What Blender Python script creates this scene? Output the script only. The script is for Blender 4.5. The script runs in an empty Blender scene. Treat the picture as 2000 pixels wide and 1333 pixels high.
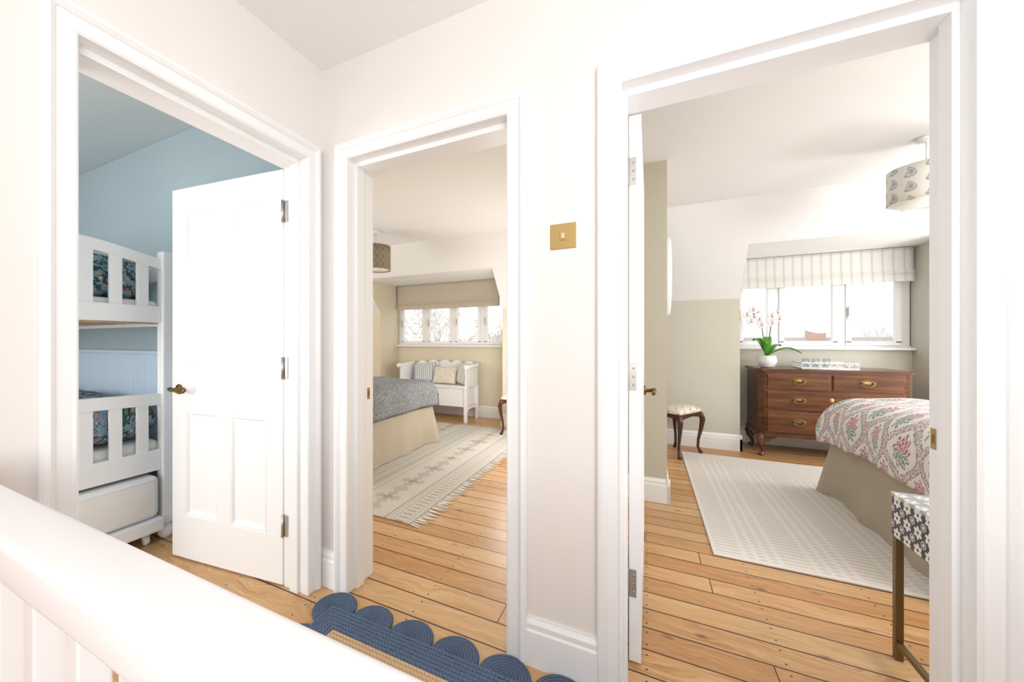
import bpy, bmesh, math, random
from mathutils import Vector, Matrix
random.seed(7)
SC = bpy.context.scene
COL = SC.collection
PI = math.pi
H = 1.163          # eye height
CEIL = 2.462

# ------------------------------------------------------------------ materials
class T:
    def __init__(s, name):
        s.mat = bpy.data.materials.new(name); s.mat.use_nodes = True
        s.nt = s.mat.node_tree; s.n = s.nt.nodes; s.l = s.nt.links
        s.b = s.n['Principled BSDF']
    def put(s, sock, v):
        if isinstance(v, bpy.types.NodeSocket): s.l.new(v, sock)
        elif isinstance(v, (tuple, list)):
            if len(v) == 3 and sock.type == 'RGBA': v = (*v, 1)
            sock.default_value = v
        else: sock.default_value = v
    def m(s, op, *a, clamp=False):
        n = s.n.new('ShaderNodeMath'); n.operation = op; n.use_clamp = clamp
        for i, v in enumerate(a): s.put(n.inputs[i], v)
        return n.outputs[0]
    def add(s, a, b): return s.m('ADD', a, b)
    def sub(s, a, b): return s.m('SUBTRACT', a, b)
    def mul(s, a, b): return s.m('MULTIPLY', a, b)
    def div(s, a, b): return s.m('DIVIDE', a, b)
    def lt(s, a, b): return s.m('LESS_THAN', a, b)
    def gt(s, a, b): return s.m('GREATER_THAN', a, b)
    def frac(s, a): return s.m('FRACT', a)
    def floor(s, a): return s.m('FLOOR', a)
    def sin(s, a): return s.m('SINE', a)
    def abs(s, a): return s.m('ABSOLUTE', a)
    def mn(s, a, b): return s.m('MINIMUM', a, b)
    def mx(s, a, b): return s.m('MAXIMUM', a, b)
    def band(s, x, a, b): return s.mul(s.gt(x, a), s.lt(x, b))
    def wrap(s, a): return s.sub(s.frac(s.add(a, .5)), .5)     # signed distance to nearest integer
    def mix(s, f, a, b):
        n = s.n.new('ShaderNodeMix'); n.data_type = 'RGBA'
        s.put(n.inputs[0], f); s.put(n.inputs[6], a); s.put(n.inputs[7], b)
        return n.outputs[2]
    def co(s, k='Object'):
        if not hasattr(s, 'tc'): s.tc = s.n.new('ShaderNodeTexCoord')
        return s.tc.outputs[k]
    def xyz(s, k='Object'):
        n = s.n.new('ShaderNodeSeparateXYZ'); s.l.new(s.co(k), n.inputs[0]); return n.outputs
    def comb(s, x, y, z=0.0):
        n = s.n.new('ShaderNodeCombineXYZ')
        s.put(n.inputs[0], x); s.put(n.inputs[1], y); s.put(n.inputs[2], z); return n.outputs[0]
    def noise(s, vec=None, scale=5, detail=3, rough=.5):
        n = s.n.new('ShaderNodeTexNoise'); s.l.new(vec if vec else s.co(), n.inputs['Vector'])
        n.inputs['Scale'].default_value = scale; n.inputs['Detail'].default_value = detail
        n.inputs['Roughness'].default_value = rough; return n.outputs[0]
    def vor(s, vec=None, scale=5, feature='F1'):
        n = s.n.new('ShaderNodeTexVoronoi'); n.feature = feature
        s.l.new(vec if vec else s.co(), n.inputs['Vector']); n.inputs['Scale'].default_value = scale
        return n.outputs
    def white(s, v):
        n = s.n.new('ShaderNodeTexWhiteNoise'); n.noise_dimensions = '1D'; s.put(n.inputs['W'], v); return n.outputs[0]
    def ramp(s, f, stops, const=False):
        n = s.n.new('ShaderNodeValToRGB'); s.put(n.inputs[0], f); e = n.color_ramp.elements
        if const: n.color_ramp.interpolation = 'CONSTANT'
        while len(e) < len(stops): e.new(.5)
        for i, (p, c) in enumerate(stops): e[i].position = p; e[i].color = (*c, 1)
        return n.outputs[0]
    def bump(s, h, dist=.01, strength=.5):
        n = s.n.new('ShaderNodeBump'); s.put(n.inputs['Height'], h)
        n.inputs['Distance'].default_value = dist; n.inputs['Strength'].default_value = strength
        s.l.new(n.outputs[0], s.b.inputs['Normal'])
    def done(s, col, rough=.6, metal=0.0, spec=None):
        s.put(s.b.inputs['Base Color'], col); s.put(s.b.inputs['Roughness'], rough)
        s.put(s.b.inputs['Metallic'], metal)
        if spec is not None: s.b.inputs['Specular IOR Level'].default_value = spec
        return s.mat

def srgb(r, g, b):
    f = lambda c: (c/255/12.92) if c/255 <= .04045 else ((c/255+.055)/1.055)**2.4
    return (f(r), f(g), f(b))

def plain(name, c, rough=.6, metal=0.0, var=.03, bscale=0, bd=.001):
    t = T(name); n = t.noise(scale=6, detail=4)
    a = tuple(min(1, x*(1+var)) for x in c); b = tuple(x*(1-var) for x in c)
    col = t.mix(n, a, b)
    if bscale: t.bump(t.noise(scale=bscale, detail=2), bd, .4)
    return t.done(col, rough, metal)

M = {}
M['pink'] = plain('pink_plaster', srgb(240, 235, 232), .8, var=.01, bscale=60)
M['ceil'] = plain('ceiling_white', srgb(248, 249, 249), .85, var=.01, bscale=60)
M['gloss'] = plain('white_gloss_paint', srgb(248, 249, 251), .35, var=.005)
M['rail'] = plain('railing_paint', srgb(240, 237, 238), .4, var=.005)
M['blue'] = plain('blue_wall', srgb(172, 189, 196), .8, var=.02, bscale=60)
M['bounce_ceil'] = plain('blue_bounce_ceiling', srgb(208, 218, 220), .85, var=.01)  # blue light bounced off the walls is put into this ceiling colour
M['bead'] = plain('pale_blue_beadboard', srgb(206, 226, 244), .5, var=.01)
M['cream'] = plain('cream_wall', srgb(231, 222, 201), .8, var=.02, bscale=60)
M['sage'] = plain('sage_wall', srgb(208, 205, 193), .8, var=.02, bscale=60)
M['stone'] = plain('stone_wall', srgb(202, 196, 180), .8, var=.02, bscale=60)
M['bedceil'] = plain('bedroom_ceiling', srgb(238, 238, 240), .85, var=.01, bscale=60)
M['brass'] = plain('brushed_brass', srgb(184, 158, 106), .5, 1.0)
M['antique'] = plain('antique_brass', srgb(132, 108, 70), .35, 1.0)
M['gilt'] = plain('gilt_edge', srgb(176, 142, 90), .4, .8)
M['steel'] = plain('satin_steel', srgb(190, 188, 184), .35, 1.0)
M['cord'] = plain('cord_white', srgb(235, 232, 225), .5)
M['toggle'] = plain('pale_brass_toggle', srgb(222, 204, 168), .4, .3)
M['white_fabric'] = plain('white_fabric', srgb(246, 246, 244), .9, bscale=300)
M['linen'] = plain('linen_valance', srgb(184, 174, 156), .9, var=.06, bscale=350)
M['brass_leg'] = plain('aged_brass_leg', srgb(126, 108, 76), .45, .7)
M['ceramic'] = plain('white_ceramic', srgb(240, 240, 238), .2)
M['leaf'] = plain('orchid_leaf', srgb(88, 160, 55), .35, var=.15)
M['stem'] = plain('orchid_stem', srgb(100, 112, 60), .5)
M['orchidpink'] = plain('orchid_lip', srgb(180, 60, 110), .5)
M['petal'] = plain('orchid_petal', srgb(246, 243, 245), .6)
M['mossbark'] = plain('bark_mix', srgb(90, 70, 50), .9, var=.3)

def m_floor():
    t = T('pine_floorboards'); x, y, z = t.xyz()
    W = .122
    r = t.div(y, W); row = t.floor(r); fy = t.frac(r)
    rr = t.white(row)
    xr = t.div(t.add(x, t.mul(rr, 5.0)), 4.4)
    idn = t.add(t.mul(row, 7.3), t.floor(xr)); tone = t.white(idn); tone2 = t.white(t.add(idn, 3.7))
    wob = t.noise(t.comb(t.mul(x, 1.6), t.mul(y, 4.0), tone), 2.0, 3)
    gv = t.comb(t.mul(x, 1.1), t.add(t.add(t.mul(y, 26), t.mul(wob, 5.0)), t.mul(tone, 30)), tone)
    grain = t.noise(gv, 2.8, 6, .66)
    fine = t.noise(t.comb(t.mul(x, 5), t.mul(y, 170), tone), 2, 3)
    c1 = t.ramp(grain, [(.33, srgb(162, 110, 62)), (.44, srgb(204, 154, 98)), (.55, srgb(221, 178, 124)), (.70, srgb(238, 206, 160))])
    c2 = t.mix(t.mul(tone, .65), c1, srgb(184, 128, 76))
    c2 = t.mix(t.mul(tone2, .5), c2, srgb(235, 203, 156))
    c2 = t.mix(t.mul(fine, .34), c2, srgb(168, 114, 68))
    v = t.vor(t.comb(t.mul(x, 1.3), t.mul(y, 2.6), 0), 3.4)
    kn = t.m('SUBTRACT', 1.0, t.mul(v[0], 7.0), clamp=True)
    c2 = t.mix(t.mul(kn, .95), c2, srgb(96, 54, 30))
    nx = t.abs(t.wrap(t.div(x, .45))); ny = t.abs(t.sub(t.abs(t.sub(fy, .5)), .28))
    nail = t.mul(t.lt(nx, .008), t.lt(ny, .03))
    gap = t.mx(t.lt(fy, .03), t.gt(fy, .974))
    fx = t.frac(xr); gap = t.mx(gap, t.lt(fx, .001))
    c3 = t.mix(t.mx(gap, nail), c2, srgb(76, 50, 34))
    t.bump(t.sub(t.mul(grain, .15), gap), .003, .5)
    return t.done(c3, t.add(.26, t.mul(grain, .2)))
M['floor'] = m_floor()

def m_wood(name, dark, mid, light, sc=(1, 12, 12), rough=.3):
    t = T(name); x, y, z = t.xyz()
    g = t.noise(t.comb(t.mul(x, sc[0]), t.mul(y, sc[1]), t.mul(z, sc[2])), 2.5, 6, .6)
    g2 = t.noise(t.comb(t.mul(x, sc[0]*.6), t.mul(y, sc[1]*.2), t.mul(z, sc[2]*.2)), 3, 2)
    c = t.ramp(g, [(.3, dark), (.5, mid), (.72, light)])
    c = t.mix(t.mul(g2, .35), c, dark)
    return t.done(c, rough)
M['mahogany'] = m_wood('mahogany', srgb(74, 44, 28), srgb(106, 67, 44), srgb(132, 88, 60), (1, 9, 9), .22)
M['darkwood'] = m_wood('dark_walnut', srgb(52, 28, 18), srgb(80, 46, 32), srgb(108, 66, 46), (6, 6, 1))
M['slatwood'] = m_wood('slat_pine', srgb(180, 145, 105), srgb(205, 170, 125), srgb(222, 192, 148))

def m_ogee():      # white quilt, grey ogee trellis, dusty pink and grey green block printed sprigs
    t = T('floral_ogee_quilt'); o = t.xyz('UV')
    u = t.div(o[0], .36); v = t.div(o[1], .25)
    nz = t.noise(t.co('UV'), 30, 2)
    wob = t.mul(t.sub(nz, .5), .05)
    sv = t.mul(t.sin(t.mul(u, 2*PI)), .25)
    d1 = t.abs(t.wrap(t.add(t.sub(v, sv), wob))); d2 = t.abs(t.wrap(t.add(t.sub(t.add(v, sv), .5), wob)))
    d = t.mn(d1, d2)
    line = t.mul(t.lt(d, .12), t.gt(d, .04)); core = t.mul(t.lt(d, .035), t.gt(t.noise(t.co('UV'), 100, 1), .47))
    dash = t.mul(line, t.gt(t.noise(t.co('UV'), 90, 2), .46))
    def flower(cu, cv):
        a = t.wrap(t.sub(u, cu)); b = t.wrap(t.sub(v, cv))
        r = t.m('SQRT', t.add(t.m('POWER', t.abs(t.mul(a, .95)), 2.0), t.m('POWER', t.abs(t.mul(b, 1.1)), 2.0)))
        th = t.m('ARCTAN2', b, a)
        edge = t.add(.165, t.mul(t.abs(t.sin(t.mul(th, 4.5))), .08))
        vein = t.gt(t.abs(t.sin(t.add(t.mul(th, 4.5), t.mul(r, 26.0)))), .34)
        return t.mul(t.lt(r, edge), vein), a, r
    f1, up1, r1 = flower(.75, .25); f2, up2, r2 = flower(.25, .75)
    fl = t.mx(f1, f2)
    petal = t.mul(fl, t.gt(t.noise(t.co('UV'), 120, 1), .41))
    low = t.mx(t.mul(f1, t.gt(up1, -.01)), t.mul(f2, t.gt(up2, -.01)))
    fc = t.mix(low, srgb(178, 104, 122), srgb(114, 136, 124))
    c = t.mix(dash, srgb(238, 236, 234), srgb(160, 156, 158))
    c = t.mix(core, c, srgb(198, 160, 166))
    c = t.mix(t.mul(petal, .92), c, fc)
    st = t.frac(t.mul(o[0], 90)); t.bump(t.add(t.lt(st, .3), t.noise(t.co('UV'), 20, 2)), .004, .35)
    return t.done(c, .9)
M['ogee'] = m_ogee()

def m_bluequilt():
    t = T('slate_blue_paisley_quilt')
    v1 = t.vor(t.co('UV'), 34); v2 = t.vor(t.co('UV'), 80); n = t.noise(t.co('UV'), 42, 3)
    c = t.ramp(v1[0], [(.12, srgb(104, 113, 124)), (.3, srgb(160, 161, 158)), (.5, srgb(116, 125, 136)), (.8, srgb(146, 151, 155))])
    c = t.mix(t.mul(t.lt(v2[0], .28), .65), c, srgb(90, 98, 110))
    c = t.mix(t.mul(t.gt(n, .58), .5), c, srgb(180, 179, 173))
    x = t.xyz('UV'); t.bump(t.add(t.frac(t.mul(x[1], 40)), t.noise(t.co('UV'), 14, 2)), .006, .45)
    return t.done(c, .92)
M['quilt2'] = m_bluequilt()

def m_jungle():
    t = T('blue_jungle_print')
    n1 = t.noise(t.co('UV'), 9, 4, .6); n2 = t.noise(t.co('UV'), 17, 4, .6); n3 = t.noise(t.co('UV'), 26, 3); v = t.vor(t.co('UV'), 17)
    base = t.mix(t.noise(t.co('UV'), 3, 2), srgb(118, 146, 170), srgb(156, 180, 196))
    c = t.mix(t.mul(t.lt(t.abs(t.sub(n1, .5)), .025), 1.0), base, srgb(52, 82, 70))
    c = t.mix(t.gt(n2, .61), c, srgb(70, 106, 84))
    c = t.mix(t.lt(n2, .37), c, srgb(232, 216, 172))
    c = t.mix(t.gt(n3, .64), c, srgb(214, 168, 96))
    c = t.mix(t.lt(v[0], .14), c, srgb(196, 74, 74))
    c = t.mix(t.lt(t.abs(t.sub(n3, .42)), .012), c, srgb(36, 50, 80))
    return t.done(c, .9)
M['jungle'] = m_jungle()

def m_kilim():
    t = T('kilim_weave'); x, y, z = t.xyz()
    n = t.noise(t.comb(t.mul(x, 40), t.mul(y, 140), 0), 2, 2)
    X = t.mul(x, -1.0)
    cream = srgb(213, 209, 201); grey = srgb(186, 183, 178); brown = srgb(166, 161, 155)
    p = t.frac(t.div(X, .66))
    c = t.mix(n, cream, srgb(201, 197, 188))
    for a, b, k in ((.0, .025, brown), (.06, .075, grey), (.22, .24, grey), (.31, .33, brown), (.86, .88, grey), (.955, .97, brown)):
        c = t.mix(t.band(p, a, b), c, k)
    rung = t.mul(t.band(p, .095, .20), t.lt(t.frac(t.div(y, .05)), .30)); c = t.mix(rung, c, srgb(164, 160, 153))
    rung2 = t.mul(t.band(p, .255, .295), t.lt(t.frac(t.div(y, .03)), .5)); c = t.mix(rung2, c, srgb(190, 183, 174))
    b = t.wrap(t.div(y, .34)); a = t.mul(t.sub(p, .60), 1.95)
    st = lambda q, s_: t.div(t.floor(t.mul(q, s_)), s_)
    dd = t.add(st(t.abs(a), 16.0), st(t.abs(b), 16.0))
    sel = t.white(t.floor(t.add(t.div(y, .34), .5)))
    mc = t.ramp(sel, [(0, srgb(194, 178, 172)), (.3, srgb(180, 184, 170)), (.55, srgb(204, 194, 170)), (.8, srgb(172, 170, 170))], True)
    arm = t.mul(t.lt(dd, .30), t.gt(t.abs(t.sub(t.abs(a), t.abs(b))), .05))
    c = t.mix(arm, c, mc); c = t.mix(t.lt(dd, .08), c, srgb(166, 160, 157))
    b2 = t.wrap(t.add(t.div(y, .34), .5)); dd2 = t.add(st(t.abs(a), 16.0), st(t.abs(b2), 16.0))
    c = t.mix(t.lt(dd2, .13), c, srgb(188, 182, 177))
    t.bump(t.frac(t.mul(x, 160)), .002, .4)
    return t.done(c, .95)
M['kilim'] = m_kilim()

def m_creamrug():      # ribbed columns alternating with broken ribs, fine lines at the far end
    t = T('cream_relief_rug'); x, y, z = t.xyz()
    col = t.floor(t.div(x, .15)); fc = t.frac(t.div(x, .15)); odd = t.m('MODULO', col, 2.0)
    ribs = t.band(t.frac(t.div(y, .036)), .25, .75)
    ribs2 = t.mul(t.band(t.frac(t.add(t.div(y, .036), .5)), .25, .75), t.band(t.frac(t.div(x, .05)), .2, .8))
    inner = t.add(t.mul(t.sub(1.0, odd), t.mul(ribs, t.band(fc, .08, .92))), t.mul(odd, ribs2))
    lines = t.band(t.frac(t.div(x, .03)), .35, .7)
    far = t.gt(t.add(t.mul(x, .6), y), 2.05)
    g = t.add(t.mul(t.sub(1.0, far), inner), t.mul(far, lines))
    g = t.mul(g, t.mul(t.gt(x, .02), t.gt(y, .02)))
    g = t.mul(g, t.sub(1.0, t.mul(.6, t.gt(x, 1.05))))
    n = t.noise(scale=160, detail=2)
    c = t.mix(g, srgb(236, 232, 227), srgb(217, 210, 201)); c = t.mix(t.mul(n, .3), c, srgb(240, 237, 233))
    t.bump(t.add(t.mul(g, -1.0), t.mul(n, .3)), .006, .6)
    return t.done(c, .95)
M['creamrug'] = m_creamrug()

def m_braid(name, c1, c2, c3, radial=False):
    t = T(name); n = t.noise(scale=110, detail=2); x, y, z = t.xyz()
    c = t.mix(n, c1, c2)
    if radial:
        r = t.m('SQRT', t.add(t.mul(x, x), t.mul(y, y))); th = t.m('ARCTAN2', y, x)
        q = t.frac(t.add(t.div(r, .0118), t.div(th, 2*PI)))      # one long spiral
        d = t.abs(t.sub(q, .5))
        c = t.mix(t.mul(t.gt(d, .36), .6), c, c3)
        tw = t.frac(t.add(t.mul(t.mul(th, r), 80.0), t.mul(q, 1.0))); c = t.mix(t.mul(t.lt(tw, .35), .4), c, c3)
        t.bump(t.sub(t.mul(n, .6), t.mul(d, 1.5)), .006, .8)
    else:
        tw = t.frac(t.mul(t.add(x, y), 62.0)); c = t.mix(t.mul(t.lt(tw, .35), .35), c, c3)
        t.bump(n, .004, .6)
    return t.done(c, .9)
M['navy'] = m_braid('denim_jute_braid', srgb(72, 94, 124), srgb(112, 131, 158), srgb(44, 60, 90))
M['navycoil'] = m_braid('denim_jute_coil', srgb(72, 94, 124), srgb(112, 131, 158), srgb(44, 60, 90), True)
M['jute'] = m_braid('natural_jute_braid', srgb(206, 172, 130), srgb(228, 200, 162), srgb(166, 132, 96))

def m_stripe():
    t = T('ticking_stripe_linen'); x, y, z = t.xyz()
    f = t.frac(t.div(x, .078)); s1 = t.band(f, .38, .54); s2 = t.mx(t.band(f, .28, .31), t.band(f, .61, .64))
    c = t.mix(s1, srgb(230, 229, 226), srgb(206, 204, 200)); c = t.mix(s2, c, srgb(213, 211, 207))
    t.bump(t.noise(scale=300, detail=1), .001, .4); return t.done(c, .9)
M['stripe'] = m_stripe()
M['blindlinen'] = plain('oatmeal_linen', srgb(200, 190, 174), .9, var=.06, bscale=320)

def m_cstripe():
    t = T('blue_striped_cushion'); x, y, z = t.xyz(); f = t.frac(t.div(x, .035))
    c = t.mix(t.lt(f, .45), srgb(230, 232, 232), srgb(156, 168, 180)); return t.done(c, .9)
M['cstripe'] = m_cstripe()
def m_cstripe2():
    t = T('pale_striped_cushion'); x, y, z = t.xyz(); f = t.frac(t.div(x, .055))
    c = t.mix(t.lt(f, .3), srgb(240, 238, 232), srgb(200, 206, 210)); return t.done(c, .9)
M['cstripe2'] = m_cstripe2()
def m_knot():
    t = T('knotted_cream_cushion'); v = t.vor(scale=24); t.bump(t.mul(v[0], -1.0), .02, .8)
    return t.done(t.mix(v[0], srgb(244, 238, 224), srgb(224, 215, 197)), .95)
M['knot'] = m_knot()

def m_paisley():
    t = T('paisley_lampshade'); o = t.xyz('UV'); u = t.div(o[0], .09); v = t.div(o[1], .09)
    v2 = t.add(v, t.mul(t.m('MODULO', t.floor(u), 2.0), .5))
    a = t.sub(t.frac(u), .5); b = t.sub(t.frac(v2), .45)
    a = t.add(a, t.mul(t.mul(b, b), 1.1)); sq = t.add(1.0, t.mul(b, 1.6))
    r = t.m('SQRT', t.add(t.m('POWER', t.abs(t.mul(a, t.mul(sq, 1.45))), 2.0), t.m('POWER', t.abs(b), 2.0)))
    ring = t.mx(t.mul(t.band(r, .27, .36), t.gt(t.noise(t.co('UV'), 130, 1), .35)), t.lt(r, .17)); ring = t.mx(ring, t.band(r, .2, .23))
    c = t.mix(ring, srgb(238, 236, 230), srgb(168, 178, 181))
    return t.done(c, .9)
M['paisley'] = m_paisley()
def m_brownshade():
    t = T('brown_trellis_lampshade'); o = t.xyz('UV'); u = t.div(o[0], .07); v = t.div(o[1], .09)
    d = t.abs(t.sub(t.add(t.abs(t.wrap(u)), t.abs(t.wrap(v))), .5)); d2 = t.add(t.abs(t.wrap(u)), t.abs(t.wrap(v)))
    c = t.mix(t.mx(t.lt(d, .07), t.lt(d2, .12)), srgb(132, 122, 102), srgb(160, 151, 130)); return t.done(c, .9)
M['brownshade'] = m_brownshade()

def m_inlay():
    t = T('black_bone_inlay'); o = t.xyz(); S = .058
    u = t.div(t.add(o[0], o[1]), S); v = t.div(o[2], S)
    a = t.wrap(u); b = t.wrap(v)
    r = t.m('SQRT', t.add(t.mul(a, a), t.mul(b, b))); th = t.m('ARCTAN2', b, a)
    e = t.add(.22, t.mul(t.abs(t.sin(t.mul(th, 3))), .17))
    fl = t.mul(t.lt(r, e), t.gt(r, .10))
    a2 = t.wrap(t.add(u, .5)); b2 = t.wrap(t.add(v, .5)); r2 = t.m('SQRT', t.add(t.mul(a2, a2), t.mul(b2, b2)))
    w = t.mx(fl, t.mx(t.lt(r2, .10), t.band(r2, .17, .22)))
    return t.done(t.mix(w, srgb(48, 56, 72), srgb(238, 236, 230)), .35)
M['inlay'] = m_inlay()
def m_inlaytop():
    t = T('bone_inlay_top'); o = t.xyz(); S = .058
    a = t.wrap(t.div(o[0], S)); b = t.wrap(t.div(o[1], S))
    r = t.m('SQRT', t.add(t.mul(a, a), t.mul(b, b))); th = t.m('ARCTAN2', b, a)
    w = t.mul(t.lt(r, t.add(.22, t.mul(t.abs(t.sin(t.mul(th, 3))), .17))), t.gt(r, .10))
    return t.done(t.mix(w, srgb(176, 180, 188), srgb(240, 238, 234)), .22)
M['bone'] = m_inlaytop()

def m_embroid():
    t = T('embroidered_seat'); v = t.vor(scale=22); n = t.noise(scale=26, detail=3)
    c = t.mix(t.mul(t.lt(v[0], .30), t.gt(n, .46)), srgb(230, 221, 206), srgb(196, 150, 136))
    c = t.mix(t.band(n, .6, .66), c, srgb(150, 154, 120)); return t.done(c, .9)
M['embroid'] = m_embroid()

def m_glass(name, tint=(1, 1, 1), gl=.08):
    t = T(name); n = t.n; tr = n.new('ShaderNodeBsdfTransparent'); tr.inputs[0].default_value = (*tint, 1)
    g = n.new('ShaderNodeBsdfGlossy'); g.inputs['Roughness'].default_value = .02
    mx = n.new('ShaderNodeMixShader'); mx.inputs[0].default_value = gl
    t.l.new(tr.outputs[0], mx.inputs[1]); t.l.new(g.outputs[0], mx.inputs[2])
    t.l.new(mx.outputs[0], n['Material Output'].inputs[0]); n.remove(t.b); return t.mat
M['glass'] = m_glass('window_glass', gl=.03)
M['tumbler'] = m_glass('tumbler_glass', (.9, .93, .94), .2)
M['mirror'] = plain('mirror_glass', srgb(225, 228, 230), .03, 1.0, var=0)
M['twig'] = plain('pale_bark', srgb(212, 205, 194), .9, var=.1)
M['blossom'] = plain('pale_blossom', srgb(214, 208, 192), .9, var=.12)
M['brick'] = plain('distant_brick', srgb(196, 160, 148), .9, var=.12)
M['rooftile'] = plain('distant_roof', srgb(184, 174, 172), .9, var=.12)
M['grass'] = plain('distant_green', srgb(146, 152, 134), .95, var=.2)

# ------------------------------------------------------------------ geometry
ORG = {}
class MB:
    def __init__(s): s.bm = bmesh.new(); s.uv = None
    def box(s, x0, x1, y0, y1, z0, z1, bev=0, mi=0, seg=2):
        bm = s.bm; co = ((x0,y0,z0),(x1,y0,z0),(x1,y1,z0),(x0,y1,z0),(x0,y0,z1),(x1,y0,z1),(x1,y1,z1),(x0,y1,z1))
        Q = ((0,3,2,1),(4,5,6,7),(0,1,5,4),(1,2,6,5),(2,3,7,6),(3,0,4,7))
        if bev <= 0:
            v = [bm.verts.new(p) for p in co]
            for q in Q:
                f = bm.faces.new([v[i] for i in q]); f.material_index = mi
            return s
        b2 = bmesh.new(); v = [b2.verts.new(p) for p in co]
        for q in Q: b2.faces.new([v[i] for i in q])
        bmesh.ops.bevel(b2, geom=list(b2.edges), offset=bev, segments=seg, profile=.5, affect='EDGES')
        s.merge(b2, mi, seg > 2); return s
    def merge(s, b2, mi=0, smooth=False, mat=None):
        mp = {}
        for v in b2.verts: mp[v] = s.bm.verts.new(mat @ v.co if mat else v.co)
        for f in b2.faces:
            g = s.bm.faces.new([mp[v] for v in f.verts]); g.material_index = mi; g.smooth = smooth
        b2.free()
    def loft(s, rings, closed=True, caps=True, mi=0, smooth=True, loop=False):
        R = [[s.bm.verts.new(p) for p in r] for r in rings]; n = len(R[0])
        pairs = list(zip(R, R[1:])) + ([(R[-1], R[0])] if loop else [])
        for a, b in pairs:
            for i in range(n if closed else n-1):
                j = (i+1) % n
                f = s.bm.faces.new((a[i], a[j], b[j], b[i])); f.material_index = mi; f.smooth = smooth
        if caps and not loop and closed:
            for r in (list(reversed(R[0])), R[-1]):
                f = s.bm.faces.new(r); f.material_index = mi
        return s
    def lathe(s, prof, c=(0,0,0), seg=24, axis='z', mi=0, sx=1, sy=1):
        c = Vector(c); rings = []
        for r, h in prof:
            ring = []
            for k in range(seg):
                a = 2*PI*k/seg; p = (r*math.cos(a)*sx, r*math.sin(a)*sy, h)
                if axis == 'y': p = (p[0], h, p[1])
                if axis == 'x': p = (h, p[0], p[1])
                ring.append(c + Vector(p))
            rings.append(ring)
        return s.loft(rings, mi=mi)
    def tube(s, pts, rad, seg=8, mi=0, loop=False):
        pts = [Vector(p) for p in pts]; n = len(pts)
        if not isinstance(rad, (list, tuple)): rad = [rad]*n
        rings = []; up = None
        for i, p in enumerate(pts):
            a = pts[(i-1) % n] if (i or loop) else p; b = pts[(i+1) % n] if (i < n-1 or loop) else p
            d = (b-a).normalized()
            if up is None: up = Vector((0,0,1)) if abs(d.z) < .9 else Vector((1,0,0))
            sd = d.cross(up).normalized(); up = sd.cross(d).normalized()
            rings.append([p + (sd*math.cos(2*PI*k/seg) + up*math.sin(2*PI*k/seg))*rad[i] for k in range(seg)])
        return s.loft(rings, mi=mi, loop=loop)
    def prism(s, poly, axis, a, b, mi=0, smooth=False):
        def P(u, v, w):
            return {'x': (w, u, v), 'y': (u, w, v), 'z': (u, v, w)}[axis]
        return s.loft([[P(u, v, a) for u, v in poly], [P(u, v, b) for u, v in poly]], mi=mi, smooth=smooth)
    def grid(s, fn, nu, nv, mi=0, smooth=True):
        if s.uv is None: s.uv = s.bm.loops.layers.uv.new('UVMap')
        V = []; U = []
        for i in range(nu+1):
            rv = []; ru = []
            for j in range(nv+1):
                p, q = fn(i/nu, j/nv); rv.append(s.bm.verts.new(p)); ru.append(q)
            V.append(rv); U.append(ru)
        for i in range(nu):
            for j in range(nv):
                ids = ((i,j),(i+1,j),(i+1,j+1),(i,j+1))
                f = s.bm.faces.new([V[a][b] for a, b in ids]); f.smooth = smooth; f.material_index = mi
                for lp, (a, b) in zip(f.loops, ids): lp[s.uv].uv = U[a][b]
        return s
    def obj(s, name, mats, parent=None, world=True, recalc=True, loc=None):
        if recalc: bmesh.ops.recalc_face_normals(s.bm, faces=s.bm.faces)
        org = Vector((0,0,0)); off = Vector((0,0,0))
        if parent is not None and world: org = ORG.get(parent.name, org)
        if loc is not None:
            off = Vector(loc)-org if parent is not None else Vector((0,0,0)); org = Vector(loc)
        if org.length: bmesh.ops.translate(s.bm, verts=s.bm.verts, vec=-org)
        me = bpy.data.meshes.new(name); s.bm.to_mesh(me); s.bm.free()
        if not isinstance(mats, (list, tuple)): mats = [mats]
        for m_ in mats: me.materials.append(m_)
        o = bpy.data.objects.new(name, me); COL.objects.link(o)
        if parent is not None: o.parent = parent; o.location = off; ORG[o.name] = org
        elif loc is not None: o.location = org; ORG[o.name] = org
        return o

def tag(o, label, cat, group=None, kind=None):
    o['label'] = label; o['category'] = cat
    if group: o['group'] = group
    if kind: o['kind'] = kind
    return o
def thing(name, label, cat, loc=(0,0,0), rz=0, group=None):
    o = bpy.data.objects.new(name, None); COL.objects.link(o); o.location = loc; o.rotation_euler = (0,0,rz)
    o.empty_display_size = .1; ORG[o.name] = Vector(loc); tag(o, label, cat, group); return o
def struct(o, label=None, cat=None):
    o['kind'] = 'structure'
    if label: o['label'] = label
    if cat: o['category'] = cat
    return o

# ------------------------------------------------------------------ the shell
WX = -1.405; WT = .14          # left wall face and thickness
WY = 1.34;  WB = 1.49          # back wall front and back faces
D1 = (.465, 1.24); D2 = (-1.231, -.463); D3 = (-.072, .692); DH = 2.0; g = .02

struct(MB().box(-4.95, 3.7, -2.3, 5.5, -.12, 0).obj('floor', M['floor']), 'stripped pine floorboards', 'floor')
struct(MB().box(WX-.001, 1.3, -2.2, WY+.15, CEIL, CEIL+.1).obj('ceiling', M['ceil']), 'white landing ceiling', 'ceiling')
struct(MB().box(-4.9, WX-.07, -2.2, WY+.05, CEIL+.002, CEIL+.1).obj('ceiling_blue_room', M['bounce_ceil']), 'blue bedroom ceiling coloured with light bounced off its walls', 'ceiling')

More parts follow.
